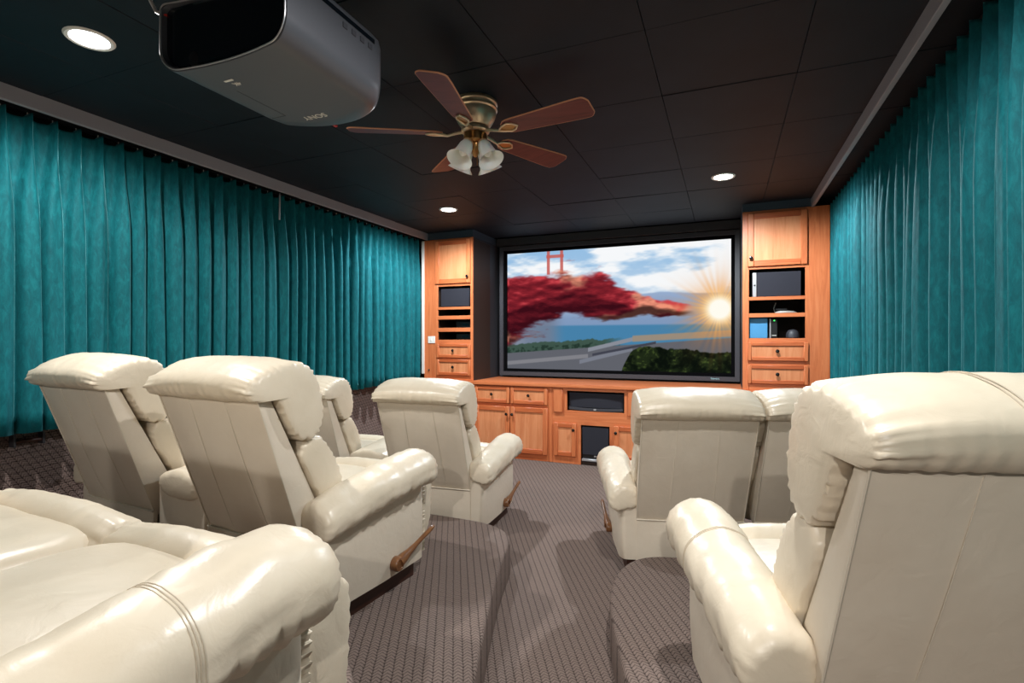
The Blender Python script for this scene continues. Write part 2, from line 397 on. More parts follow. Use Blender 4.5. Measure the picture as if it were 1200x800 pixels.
# ------------------------------------------------------------------ projection screen
def picture(W, H):
    """a landscape with a red smoke plume and a bright burst, pixel by pixel (sRGB)"""
    rs = np.random.RandomState(5)
    X, Y = np.meshgrid((np.arange(W)+.5)/W, (np.arange(H)+.5)/H)          # Y = 0 at the top
    def fbm(sx, sy, o=5, seed=0):
        r = np.random.RandomState(seed); out = np.zeros((H, W)); a = 1; tot = 0
        for k in range(o):
            gx, gy = max(2, int(sx*2**k)), max(2, int(sy*2**k)); g = r.rand(gy+2, gx+2)
            xi, yi = X*gx, Y*gy; x0 = xi.astype(int); y0 = yi.astype(int); fx, fy = xi-x0, yi-y0
            fx = fx*fx*(3-2*fx); fy = fy*fy*(3-2*fy)
            v = (g[y0, x0]*(1-fx)+g[y0, x0+1]*fx)*(1-fy)+(g[y0+1, x0]*(1-fx)+g[y0+1, x0+1]*fx)*fy
            out += a*v; tot += a; a *= .55
        return out/tot
    def mixc(img, c, m): return img*(1-m[..., None])+np.array(c, float)/255*m[..., None]
    st = lambda a, b, x: np.clip((x-a)/(b-a), 0, 1)**2*(3-2*np.clip((x-a)/(b-a), 0, 1))
    img = np.zeros((H, W, 3)); g = st(0, .55, Y)
    img = mixc(mixc(img, (150, 190, 226), np.ones((H, W))), (206, 220, 234), g)
    cl_ = fbm(4, 7, 5, 2); img = mixc(img, (246, 248, 250), st(.42, .62, cl_+.12*(1-Y)))
    img = mixc(img, (150, 165, 190), st(.55, .7, fbm(3, 6, 5, 9))*st(.5, .0, X)*.6)
    hill = .36+.10*np.abs(X-.72)+.025*fbm(8, 2, 4, 4)
    img = mixc(img, (150, 172, 205), st(0, .015, Y-hill)*st(.02, .2, X)); img = mixc(img, (120, 146, 182), st(0, .16, Y-hill)*st(.02, .2, X)*.8)
    img = mixc(img, (196, 208, 222), st(.42, .52, Y)*st(.62, .44, Y)*.35)
    sea = st(.62, .64, Y); img = mixc(img, (70, 128, 168), sea*st(.0, .3, X))
    city = .42+.09*fbm(26, 1, 3, 8); img = mixc(img, (112, 122, 142), st(0, .01, Y-city)*st(.3, .2, X)*.85)
    # red bridge tower in the haze
    for a, b, c, d in ((.203, .217, .0, .2), (.268, .282, .0, .2), (.2, .285, .035, .062)):
        img = mixc(img, (196, 92, 84), ((X > a) & (X < b) & (Y > c) & (Y < d)).astype(float)*.85)
    # wooded shore, terraces, hedge
    tl = .76-.10*X+.05*fbm(22, 3, 4, 31); tf = fbm(60, 40, 4, 12)
    img = mixc(img, (62, 84, 74), st(0, .01, Y-tl)*st(.58, .46, X)); img = mixc(img, (34, 52, 44), st(0, .01, Y-tl-.03)*st(.4, .6, tf)*st(.58, .5, X)*.9)
    g0 = .86-.13*X; img = mixc(img, (96, 98, 106), st(0, .008, Y-g0))
    for x0, y0, x1, y1, th_, c in ((.40, .83, .62, .735, .020, (136, 140, 150)), (.36, .93, .60, .82, .02, (120, 124, 136)), (.60, .74, 1.0, .70, .03, (150, 138, 124)), (.0, .95, .4, .88, .02, (128, 128, 134)), (.42, .87, .70, .77, .012, (64, 66, 78))):
        yy = y0+(y1-y0)*(X-x0)/(x1-x0); img = mixc(img, c, ((X > x0) & (X < x1)).astype(float)*st(th_, th_*.6, np.abs(Y-yy)))
    hd = .80-.02*np.sin((X-.5)*9)+.05*fbm(30, 3, 4, 77)+.35*st(.62, .48, X)
    leaf = fbm(90, 60, 3, 21)
    m_ = st(0, .012, Y-hd); img = mixc(img, (30, 40, 22), m_); img = mixc(img, (72, 88, 42), m_*st(.5, .75, leaf)*.8); img = mixc(img, (8, 14, 10), m_*st(.55, .3, fbm(22, 12, 4, 23))*.9)
    # red smoke plume, blown left from the burst
    cyl = np.interp(X, [0, .15, .3, .45, .6, .72, .85], [.52, .42, .36, .40, .48, .52, .53]); hwd = np.interp(X, [0, .15, .3, .45, .55, .7, .85], [.30, .30, .30, .25, .15, .09, .05])
    warp = fbm(5, 4, 4, 51)-.5
    def dens(dx, dy): return 1-np.abs(Y+dy-cyl-.16*warp)/hwd+1.1*(np.roll(np.roll(fbm(6, 11, 5, 61), int(-dy*H), 0), int(-dx*W), 1)-.52)
    d0 = dens(0, 0); m_ = st(.05, .30, d0)*st(.87, .80, X)
    lit = np.clip(.38+1.7*(d0-dens(-.012, -.03))+.5*(cyl-Y), 0, 1)
    c = np.array((58, 12, 22.))/255*(1-lit[..., None])+np.array((168, 44, 54.))/255*lit[..., None]
    c = c+np.array((.22, .16, .14))*np.clip(lit-.7, 0, 1)[..., None]*2; tan_ = st(.55, .68, fbm(6, 5, 4, 88))[..., None]
    c = c*(1-.6*tan_)+np.array((178, 136, 104.))/255*tan_*.6*(.5+lit[..., None])
    img = img*(1-m_[..., None])+np.clip(c, 0, 1)*m_[..., None]
    # the burst
    dx, dy = (X-.955)*1.78, Y-.52; r_ = np.sqrt(dx*dx+dy*dy); an = np.arctan2(dy, dx)
    ray = .92+.13*np.sin(an*23)*np.sin(an*11+1)+.06*np.sin(an*41)
    img = mixc(img, (232, 140, 62), np.clip(1.25*np.exp(-(r_/(.19*ray))**1.6), 0, 1)*.92)
    img = mixc(img, (255, 214, 130), np.clip(1.3*np.exp(-(r_/(.115*ray))**2), 0, 1)); img = mixc(img, (255, 252, 240), np.clip(1.6*np.exp(-(r_/.085)**2.4), 0, 1))
    return np.clip(img, 0, 1)
sx0, sx1, sz0, sz1 = -2.413, .051, .893, 2.266
t = thing('projection_screen', 'large framed projection screen with landscape and orange burst above the wood counter', 'screen', ((sx0+sx1)/2, 5.7, .822))
W, H = 400, 225
img = picture(W, H)
ys = 5.655
gx = np.linspace(sx0, sx1, W+1); gz = np.linspace(sz1, sz0, H+1)
GX, GZ = np.meshgrid(gx, gz)
off = world_off(t)
vv = np.stack([GX-off.x, np.full_like(GX, ys-off.y), GZ-off.z], -1).reshape(-1, 3)
idx = np.arange((W+1)*(H+1)).reshape(H+1, W+1)
ff = np.stack([idx[1:, :-1], idx[1:, 1:], idx[:-1, 1:], idx[:-1, :-1]], -1).reshape(-1, 4)
me = bpy.data.meshes.new('picture'); me.from_pydata(vv.tolist(), [], ff.tolist())
pad = np.pad(img, ((0, 1), (0, 1), (0, 0)), mode='edge')
lin = np.where(pad <= .04045, pad/12.92, ((pad+.055)/1.055)**2.4)
ca = me.color_attributes.new('picture', 'FLOAT_COLOR', 'POINT')
ca.data.foreach_set('color', np.concatenate([lin, np.ones((H+1, W+1, 1))], -1).astype(np.float32).ravel())
m = mat('screen_picture', (0, 0, 0, 1), .9, spec=.0); n, l, b = nodes(m)
at_ = n.new('ShaderNodeAttribute'); at_.attribute_name = 'picture'
l.new(at_.outputs['Color'], b.inputs['Emission Color']); b.inputs['Emission Strength'].default_value = 1.0
me.materials.append(m); place_mesh('picture', me, t)
def ring(x0, x1, z0, z1, wd, y0, y1):
    mb = MB()
    mb.hexa([(x0,y0,z0),(x1,y0,z0),(x1,y1,z0),(x0,y1,z0)], [(x0+wd,y0,z0+wd),(x1-wd,y0,z0+wd),(x1-wd,y1,z0+wd),(x0+wd,y1,z0+wd)])
    mb.hexa([(x0+wd,y0,z1-wd),(x1-wd,y0,z1-wd),(x1-wd,y1,z1-wd),(x0+wd,y1,z1-wd)], [(x0,y0,z1),(x1,y0,z1),(x1,y1,z1),(x0,y1,z1)])
    mb.hexa([(x0,y0,z0),(x0+wd,y0,z0+wd),(x0+wd,y1,z0+wd),(x0,y1,z0)], [(x0,y0,z1),(x0+wd,y0,z1-wd),(x0+wd,y1,z1-wd),(x0,y1,z1)])
    mb.hexa([(x1-wd,y0,z0+wd),(x1,y0,z0),(x1,y1,z0),(x1-wd,y1,z0+wd)], [(x1-wd,y0,z1-wd),(x1,y0,z1),(x1,y1,z1),(x1-wd,y1,z1-wd)])
    return mb
put('frame', ring(sx0-.078, sx1+.074, .824, 2.342, .045, 5.60, 5.70), M['bezel'], t, smooth=0)
put('velvet_border', ring(sx0-.033, sx1+.029, .869, 2.297, .034, 5.63, 5.67), M['velvet_black'], t, smooth=0)
put('backing', box(sx0-.05, sx1+.05, 5.672, 5.695, .85, 2.32), M['black'], t)
text('maker_label', 'Stewart', .026, M['teal_label'], t, (-.105, 5.598, .849), (R(90), 0, 0))
for xx in (-2.25, -.3): put('clip', box(xx-.016, xx+.016, 5.604, 5.62, 2.343, 2.351), M['led'] if 0 else M['black'], t)

# ------------------------------------------------------------------ cabinets
YC = 4.98; YK = 5.69
def knob(parent, x, z, y):
    mt = Matrix.Rotation(R(90), 4, 'X')
    put('knob', MB().lathe([(.004, 0), (.006, .008), (.006, .014), (.013, .017), (.016, .023), (.014, .029), (.006, .032)], (x, y, z), 14, mt), M['knob'], parent)
def panel_door(name, x0, x1, z0, z1, parent, kn=None, st=.05, label=None, swap=False):
    """frame-and-panel front standing 2 cm proud; rails and stiles are pieces of their own"""
    d = put(name, box(x0+st-.004, x1-st+.004, YC-.010, YC-.003, z0+st-.004, z1-st+.004), M['wood_panel'], parent)
    for a, b in ((x0, x0+st), (x1-st, x1)): put('stile', box(a, b, YC-.021, YC-.001, z0, z1), M['wood'], d, bevel=.004)
    for a, b in ((z0, z0+st), (z1-st, z1)): put('rail', box(x0+st, x1-st, YC-.0205, YC-.001, a, b), M['wood_dk'], d, bevel=.004)
    if kn: knob(d, kn[0], kn[1], YC-.020 if (kn[0] < x0+st or kn[0] > x1-st) else YC-.009)
    return d
def face_frame(root, x0, x1, z0, z1, opens, y0=YC, depth=.02):
    """uprights and rails round a column of openings given as (xa, xb, za, zb), bottom to top"""
    xa, xb = min(o[0] for o in opens), max(o[1] for o in opens)
    for a, b in ((x0, xa), (xb, x1)):
        if b-a > .004: put('stile', box(a, b, y0, y0+depth, z0, z1), M['wood'], root, bevel=.002)
    zz = [z0]+[v for o in opens for v in (o[2], o[3])]+[z1]
    for a, b in zip(zz[::2], zz[1::2]):
        if b-a > .004: put('rail', box(xa, xb, y0, y0+depth, a, b), M['wood_x'], root, bevel=.002)

def tower(label, x0, x1, z1, opens, door, drawers, knobx, side, stilew):
    t = thing('tower_cabinet', label, 'cabinet', ((x0+x1)/2, 5.3, .801))
    face_frame(t, x0, x1, .801, z1, opens)
    for a, b, nm in ((x0, x0+.018, 'side_panel'), (x1-.018, x1, 'side_panel')):
        put(nm, box(a, b, YC+.02, YK, .801, z1), M['charcoal'] if (nm and ((a == x0) == (side < 0))) else M['wood'], t)
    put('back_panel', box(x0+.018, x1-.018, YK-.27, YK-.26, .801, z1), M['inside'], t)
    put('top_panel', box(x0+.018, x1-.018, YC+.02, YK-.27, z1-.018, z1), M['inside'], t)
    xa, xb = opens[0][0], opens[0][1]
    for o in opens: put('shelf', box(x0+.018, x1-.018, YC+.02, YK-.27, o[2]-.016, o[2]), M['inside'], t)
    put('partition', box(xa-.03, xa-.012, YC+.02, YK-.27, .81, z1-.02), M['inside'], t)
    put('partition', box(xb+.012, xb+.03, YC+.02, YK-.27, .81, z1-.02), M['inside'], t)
    panel_door('door', *door, t, knobx)
    for d in drawers: panel_door('drawer', *d, t, ((d[0]+d[1])/2, (d[2]+d[3])/2+.004), .032)
    return t
tl_ = tower('tall maple tower cabinet at left of the screen with light switch on its side stile', -3.145, -2.533, 2.358,
      [(-2.97, -2.562, 1.242, 1.33), (-2.97, -2.562, 1.374, 1.466), (-2.97, -2.562, 1.507, 1.575), (-2.97, -2.562, 1.604, 1.832)],
      (-2.995, -2.556, 1.86, 2.338), [(-2.978, -2.554, 1.044, 1.196), (-2.978, -2.554, .852, 1.026)], (-2.585, 1.93), 1, .15)
tr_ = tower('tall maple tower cabinet at right of the screen holding a speaker and a blue box', .133, .80, 2.368,
      [(.185, .619, 1.256, 1.438), (.185, .619, 1.473, 1.587), (.185, .619, 1.617, 1.858)],
      (.173, .634, 1.882, 2.347), [(.173, .640, 1.060, 1.220), (.173, .640, .860, 1.022)], (.20, 1.955), -1, .05)
t = thing('light_switch', 'white square light switch plate on the left tower stile', 'switch', (-3.047, YC-.004, 1.242))
put('plate', box(-3.092, -3.002, YC-.008, YC-.0005, 1.204, 1.282), M['white'], t, bevel=.002)
put('toggle', box(-3.052, -3.042, YC-.016, YC-.008, 1.232, 1.252), M['white'], t)
put('peg', MB().lathe([(.008, 0), (.009, .012), (.004, .016)], (-3.08, YC, .905), 10, Matrix.Rotation(R(90), 4, 'X')), M['knob'], tl_)

# worktop
wt = put('worktop', MB().prism([(-3.13, 4.945), (.80, 4.945), (.80, YK), (-3.13, YK)], .765, .80), M['wood_x'], bevel=.006, seg=2)
tag(wt, 'long reddish maple worktop running under the screen between the towers', 'counter')
# base units
def base_unit(label, x0, x1, extra=None):
    t = thing('base_cabinet', label, 'cabinet', ((x0+x1)/2, 5.3, 0))
    for a, b in ((x0, x0+.016), (x1-.016, x1)): put('side_panel', box(a, b, YC+.02, YK, .002, .764), M['wood'], t)
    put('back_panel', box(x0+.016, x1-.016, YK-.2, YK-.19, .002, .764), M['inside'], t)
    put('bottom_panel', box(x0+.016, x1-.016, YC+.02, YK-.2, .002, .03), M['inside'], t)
    return t
def two_door(label, x0, x1, dr, dz, knobs=True):
    t = base_unit(label, x0, x1)
    put('stile', box(x0, dr[0][0]+.012, YC, YC+.02, .002, .764), M['wood'], t, bevel=.002)
    put('stile', box(dr[-1][1]-.012, x1, YC, YC+.02, .002, .764), M['wood'], t, bevel=.002)
    for za, zb in ((.002, .075), (.54, .585), (.74, .764)): put('rail', box(dr[0][0]+.012, dr[-1][1]-.012, YC, YC+.02, za, zb), M['wood_dk'], t)
    for i, (a, b) in enumerate(dr):
        panel_door('drawer', a, b, .577, .751, t, ((a+b)/2, .667), .036)
        kx = (b-.028 if i == 0 else a+.028) if len(dr) == 2 else b-.03
        panel_door('door', a, b, .068, .543, t, (kx, .465), .05)
    return t
two_door('maple base cabinet with two drawers over two doors, left of the centre speaker', -2.53, -1.668, [(-2.502, -2.094), (-2.086, -1.677)], 0)
two_door('maple base cabinet in the corner below the left tower, partly behind a recliner', -3.13, -2.532, [(-3.02, -2.56)], 0)
two_door('maple base cabinet with two drawers, right of the centre speaker, behind the right loveseat', -.712, .15, [(-.700, -.29), (-.282, .13)], 0)
two_door('maple base cabinet in the corner below the right tower', .152, .80, [(.18, .62)], 0)
t = base_unit('maple centre base cabinet with the wide speaker opening above the subwoofer bay', -1.666, -.714)
for a, b in ((-1.666, -1.622), (-.758, -.714)): put('stile', box(a, b, YC-.004, YC+.02, .002, .764), M['wood'], t, bevel=.003)
for a, b in ((-1.622, -1.476), (-.904, -.758)): put('fascia', box(a, b, YC, YC+.02, .535, .764), M['wood'], t)
for a, b in ((-1.612, -1.516), (-.864, -.768)): put('filler_panel', box(a, b, YC-.02, YC, .515, .75), M['wood'], t, bevel=.003)
put('rail', box(-1.476, -.904, YC, YC+.02, .732, .764), M['wood_x'], t)
put('rail', box(-1.622, -.758, YC, YC+.02, .397, .535), M['wood_x'], t)
for a, b in ((-1.622, -1.334), (-1.046, -.758)): put('fascia', box(a, b, YC, YC+.02, .002, .397), M['wood'], t)
panel_door('door', -1.611, -1.378, .077, .409, t, (-1.40, .345), .045)
panel_door('door', -1.002, -.769, .077, .409, t, (-.98, .345), .045)
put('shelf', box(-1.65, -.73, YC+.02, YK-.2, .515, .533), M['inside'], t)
# centre speaker
t = thing('centre_speaker', 'wide dark cloth-fronted centre speaker in the opening above the subwoofer', 'speaker', (-1.19, 5.1, .535))
put('cabinet', box(-1.465, -.915, 5.03, 5.25, .535, .715), M['black'], t, bevel=.004)
rg = []
for i in range(13):
    x = -1.46+i*.54/12; e = (i-6)/6; yy = 5.005-.018*(1-e*e)+.012
    rg.append([(x, 5.03, .572), (x, yy, .572), (x, yy, .712), (x, 5.03, .712)])
put('grille', MB().loft(rg), M['grille'], t)
rg = []
for i in range(13):
    x = -1.46+i*.54/12; e = (i-6)/6; yy = 5.0-.02*(1-e*e); zz = .548-.008*(1-e*e)
    rg.append([(x, 5.03, zz), (x, yy, zz), (x, yy, zz+.024), (x, 5.03, zz+.024)])
put('lower_bar', MB().loft(rg), M['bezel'], t)
put('badge', box(-1.202, -1.178, 4.974, 4.98, .546, .562), M['silver'], t)
# subwoofer
t = thing('subwoofer', 'black cube subwoofer in the bay at floor level below the centre speaker', 'speaker', (-1.19, 5.2, .03))
put('cabinet', box(-1.325, -1.055, 5.0, 5.32, .03, .385), M['black'], t, bevel=.006)
put('grille', box(-1.32, -1.06, 4.988, 5.0, .105, .38), M['grille'], t, bevel=.004)
put('base_bar', box(-1.322, -1.058, 4.972, 5.0, .042, .066), M['silver'], t, bevel=.004)
put('badge', box(-1.20, -1.18, 4.984, 4.99, .088, .1), M['silver'], t)
# tower speakers and shelf contents
t = thing('bookshelf_speaker', 'black speaker in the top opening of the left tower', 'speaker', (-2.765, 5.1, 1.604))
put('cabinet', box(-2.95, -2.585, 5.02, 5.25, 1.604, 1.812), M['black'], t, bevel=.004); put('grille', box(-2.945, -2.59, 5.006, 5.02, 1.61, 1.808), M['grille'], t, bevel=.003)
t = thing('bookshelf_speaker', 'black speaker with silver end strip in the top opening of the right tower', 'speaker', (.40, 5.1, 1.617))
put('cabinet', box(.212, .592, 5.02, 5.25, 1.617, 1.835), M['black'], t, bevel=.004); put('grille', box(.25, .59, 5.004, 5.02, 1.62, 1.832), M['grille'], t, bevel=.003)
sp = put('end_strip', box(.214, .246, 5.004, 5.02, 1.62, 1.832), M['silver'], t, bevel=.002)
put('emblem', MB().lathe([(.0075, 0), (.0075, .002)], (.231, 5.004, 1.72), 16, Matrix.Rotation(R(90), 4, 'X')), M['black'], sp)
t = thing('blue_carton', 'bright blue box standing at left in the lowest opening of the right tower', 'box', (.26, 5.15, 1.256))
put('carton', MB().prism([(.19, 5.03), (.335, 5.03), (.348, 5.24), (.19, 5.24)], 1.256, 1.426), M['blue'], t, bevel=.003)
put('lid_flap', MB().prism([(.19, 5.028), (.335, 5.028), (.348, 5.24), (.19, 5.24)], 1.426, 1.432), M['blue'], t)
t = thing('media_console', 'black upright console with green light beside the blue box', 'console', (.385, 5.15, 1.256))
put('shell', box(.355, .415, 5.03, 5.24, 1.256, 1.425), M['black'], t, bevel=.006)
put('bezel', box(.352, .36, 5.025, 5.24, 1.256, 1.425), M['silver'], t)
put('power_light', MB().lathe([(.006, 0), (.004, .003)], (.388, 5.03, 1.41), 10, Matrix.Rotation(R(90), 4, 'X')), M['led'], t)
put('disc_slot', box(.368, .405, 5.028, 5.032, 1.278, 1.283), M['print'], t)
t = thing('mesh_dome', 'small gray mesh dome speaker at right in the lowest opening of the right tower', 'speaker', (.535, 5.1, 1.256))
put('dome', MB().lathe([(.052, 1.262), (.052, 1.285), (.046, 1.308), (.034, 1.325), (.017, 1.333), (.002, 1.335)], (.535, 5.1, 0), 20), M['bezel'], t)
put('foot', MB().lathe([(.05, 1.2565), (.05, 1.262)], (.535, 5.1, 0), 20), M['black'], t)
t = thing('coiled_headset', 'coiled pale cable with dark remote in the narrow opening of the right tower', 'cable', (.47, 5.1, 1.473))
put('coil', MB().tube([(.48+(.085-.008*k/24)*cos(k*pi/12), 5.1+.06*sin(k*pi/12), 1.480+.004*(k//24)) for k in range(73)], .0055, 6), M['cable'], t)
put('remote', box(.40, .49, 5.06, 5.1, 1.498, 1.516), M['black'], t, bevel=.004)
put('cord', MB().tube([(.40, 5.1, 1.48), (.39, 5.12, 1.52), (.41, 5.15, 1.57)], .004, 6), M['cable'], t)
for i, (z, hh, lb) in enumerate(((1.374, .07, 'black disc player in the middle slot of the left tower'), (1.242, .065, 'black receiver box in the lowest slot of the left tower'))):
    t = thing('media_player', lb, 'player', (-2.66, 5.15, z))
    put('shell', box(-2.775, -2.575, 5.05, 5.3, z+.006, z+hh), M['black'], t, bevel=.004)
    put('display', box(-2.70, -2.62, 5.047, 5.051, z+.028, z+.042), M['proj_dark'], t)
    for xx in (-2.76, -2.59): put('foot', box(xx-.008, xx+.008, 5.07, 5.09, z, z+.006), M['black'], t)

# ------------------------------------------------------------------ projector
px0, px1, py0, py1, pz0, pz1 = -1.588, -1.078, 1.03, 1.44, 2.05, 2.262
t = thing('projector', 'large gray ceiling projector hanging at upper left in front of the fan', 'projector', ((px0+px1)/2, (py0+py1)/2, CEIL))
def pring(y, inset=0.0, k=9):
    x0, x1, z0, z1 = px0+inset, px1-inset, pz0+inset, pz1-inset
    r = .065; out = []
    for cx, cz, a0 in ((x1-r, z0+r, -90), (x1-.02, z1-.02, 0), (x0+.02, z1-.02, 90), (x0+r, z0+r, 180)):
        rr = r if cz < (z0+z1)/2 else .02
        for j in range(k+1):
            a = R(a0+90*j/k); out.append([cx+rr*cos(a), y, cz+rr*sin(a)])
        nx = {-90: None, 0: -1, 90: None, 180: 1}[a0]
        if nx:                                # points along the top and the bottom edge, so that the ends can bow
            p = out[-1]; xe = (x0+.02) if nx < 0 else (x1-r)
            for j in range(1, 14): out.append([p[0]+(xe-p[0])*j/14, y, p[2]])
    return out
def bow(ringpts, d):      # front end bulges towards the screen in the middle
    c = (px0+px1)/2; hw = (px1-px0)/2
    return [(x, y+d*(1-((x-c)/hw)**2), z) for x, y, z in ringpts]
rings = [pring(py0+.075, .012)]+[bow(pring(py0, .008), .03), bow(pring(py0+.004, .0), .03)]+[bow(pring(py0+.12), .03), bow(pring(py0+.3), .03), bow(pring(py1-.06), .10), bow(pring(py1-.015, .003), .115), bow(pring(py1, .014), .12), bow(pring(py1+.004, .05), .12)]
put('shell', MB().loft(rings), M['proj'], t, smooth=50)
put('rear_grille', MB().loft([bow(pring(py0+.03, .013), .03), bow(pring(py0+.012, .013), .03)]), M['proj_dark'], t)
tr = put('rear_rim', MB().tube([p for p in bow(pring(py0-.001, .004), .03)]+[bow(pring(py0-.001, .004), .03)[0]], .0022, 6, cap=False), M['silver'], t)
mt = Matrix.Rotation(R(90), 4, 'X')
put('foot_recess', MB().lathe([(.024, 0), (.024, .006), (.012, .008)], (-1.47, py0+.030, 2.085), 18, mt), M['black'], t)
put('lens_barrel', MB().lathe([(.07, 0), (.075, .03), (.06, .034), (.056, .012)], ((px0+px1)/2, py1+.11, 2.165), 28, Matrix.Rotation(R(-90), 4, 'X')), M['black'], t)
put('lens_glass', MB().lathe([(.056, .012), (.03, .022), (.002, .025)], ((px0+px1)/2, py1+.11, 2.165), 28, Matrix.Rotation(R(-90), 4, 'X')), M['proj_dark'], t)
put('cover_gap', box(-1.53, -1.468, 1.398, 1.40, 2.0494, 2.053), M['black'], t, smooth=0)
put('cover_gap', box(-1.468, -1.4665, 1.20, 1.40, 2.0494, 2.053), M['black'], t, smooth=0)
text('maker_name', 'SONY', .038, M['print'], t, (-1.375, 1.445, 2.0495), (0, R(180), R(0)))
text('format_mark', '4K', .026, M['print'], t, (-1.425, 1.165, 2.0495), (0, R(180), R(0)))
put('format_bar', box(-1.45, -1.415, 1.138, 1.146, 2.0488, 2.052), M['print'], t)
put('power_light', box(-1.385, -1.375, py1+.108, py1+.124, 2.058, 2.066), M['red'], t)
cp = put('control_panel', box(px1-.001, px1+.002, 1.12, 1.40, 2.222, 2.236), M['proj_dark'], t)
for yy in (1.26, 1.30, 1.34, 1.38): put('button', box(px1-.001, px1+.003, yy-.012, yy+.008, 2.195, 2.212), M['bezel'], t, bevel=.001)
put('mount_plate', box(-1.46, -1.22, 1.18, 1.42, 2.262, 2.274), M['bezel'], t)
put('mount_pole', MB().lathe([(.028, 2.27), (.028, CEIL-.02), (.075, CEIL-.018), (.075, CEIL-.002)], ((px0+px1)/2, 1.29, 0), 20), M['bezel'], t)
put('socket_panel', box(-1.50, -1.40, 1.03, 1.06, 2.262, 2.29), M['silver'], t, bevel=.003)
t = thing('projector_cable', 'pale cable with red plug looping from the projector corner to the ceiling', 'cable', (-1.6, 1.06, CEIL))
put('cord', MB().tube([(-1.592, 1.045, 2.236), (-1.625, 1.045, 2.255), (-1.66, 1.05, 2.30), (-1.655, 1.06, 2.36), (-1.61, 1.07, 2.405), (-1.56, 1.08, 2.435)], .0055, 8), M['cable'], t)
put('plug', MB().tube([(-1.580, 1.045, 2.228), (-1.600, 1.045, 2.240)], .008, 8), M['red'], t)

# ------------------------------------------------------------------ ceiling fan
fx, fy = -1.165, 2.318
t = thing('ceiling_fan', 'brass and nickel ceiling fan with five mahogany blades and four glass shades', 'fan', (fx, fy, CEIL))
put('motor_housing', MB().lathe([(.104, CEIL-.002), (.110, CEIL-.010), (.112, 2.418), (.104, 2.412), (.103, 2.406), (.111, 2.400), (.112, 2.392), (.104, 2.386), (.105, 2.376), (.098, 2.350), (.084, 2.325), (.070, 2.308), (.05, 2.304)], (fx, fy, 0), 40), M['nickel'], t, smooth=35)
put('flywheel', MB().lathe([(.05, 2.304), (.070, 2.300), (.072, 2.286), (.066, 2.280), (.05, 2.278)], (fx, fy, 0), 32), M['nickel'], t)
put('switch_housing', MB().lathe([(.05, 2.279), (.058, 2.274), (.060, 2.236), (.054, 2.229), (.038, 2.225)], (fx, fy, 0), 32), M['bronze'], t)
put('light_fitter', MB().lathe([(.030, 2.226), (.028, 2.19), (.017, 2.178), (.011, 2.166), (.004, 2.160)], (fx, fy, 0), 20), M['bronze'], t)
put('pull_chain', MB().tube([(fx+.02, fy-.02, 2.185), (fx+.022, fy-.022, 2.11)], .002, 6), M['bronze'], t)
def blade_mesh():
    mb = MB(); top, bot = [], []
    prof = []
    N = 30
    up_, dn = [], []
    for i in range(N+1):
        q = 1-(1-i/N)**1.5 if i > N//2 else i/N*1.2929; r = .165+min(1, q)*.455
        hw = .047+.022*min(1, q*1.2)
        if q < .12: hw *= sqrt(max(.0, 1-((.12-q)/.12)**2))*.5+.5
        if q > .93: hw *= (1-(min(1, (q-.93)/.07))**2.6*.42)
        up_.append((r, hw)); dn.append((r, -hw))
    return up_+dn[::-1]
bl = blade_mesh()
for k in range(5):
    ang = R(-8+72*k); pit = R(-13)
    A = Matrix.Translation((fx, fy, 2.275)) @ Matrix.Rotation(ang, 4, 'Z') @ Matrix.Rotation(pit, 4, 'X')
    def tr3(pts): return [tuple(A @ Vector(p)) for p in pts]
    b = put('blade', MB().loft([tr3([(x*.9985+.0006, y*.97, -.0036) for x, y in bl]), tr3([(x*.9985+.0006, y*.97, .0036) for x, y in bl])]), M['blade'], t, smooth=30)
    put('edge_band', MB().tube(tr3([(x, y*.985, 0) for x, y in bl]+[(bl[0][0], bl[0][1]*.985, 0)]), .0037, 6, cap=False), M['blade_edge'], b)
    ir = MB()
    ir.tube(tr3([(.06, 0, .008), (.10, 0, .0), (.14, .0, -.012), (.165, .018, -.009), (.20, .030, -.008), (.225, .022, -.008), (.245, 0, -.008), (.225, -.022, -.008), (.20, -.030, -.008), (.165, -.018, -.009), (.14, 0, -.012)]), [.009, .008, .007]+[.005]*7+[.006], 8)
    o = put('blade_iron', ir, M['nickel'], b)
    put('iron_plate', MB().loft([tr3([(.15, .006, -.0065), (.20, .028, -.0065), (.24, 0, -.0065), (.20, -.028, -.0065), (.15, -.006, -.0065)]), tr3([(.15, .006, -.0035), (.20, .028, -.0035), (.24, 0, -.0035), (.20, -.028, -.0035), (.15, -.006, -.0035)])]), M['bronze'], b)
for k in range(4):
    ang = R(-63-45+90*k)
    A = Matrix.Translation((fx, fy, 2.222)) @ Matrix.Rotation(ang, 4, 'Z') @ Matrix.Translation((.050, 0, 0)) @ Matrix.Scale(.95, 4) @ Matrix.Rotation(R(-30), 4, 'Y')
    prof = [(.024, -.004), (.030, -.012), (.036, -.03), (.040, -.06), (.044, -.085), (.052, -.108), (.066, -.124), (.069, -.126), (.066, -.121), (.050, -.104), (.041, -.082), (.036, -.055), (.03, -.028), (.02, -.016)]
    s = put('glass_shade', MB().lathe(prof, n=28, M4=A, cap=False), M['frost'], t, smooth=60)
    put('bulb', MB().lathe([(.010, -.02), (.012, -.04), (.020, -.06), (.022, -.075), (.014, -.09), (.002, -.096)], n=14, M4=A), M['white'], s)
    put('shade_cap', MB().lathe([(.006, .014), (.018, .012), (.027, .002), (.028, -.010), (.020, -.012)], n=20, M4=A), M['nickel'], t)

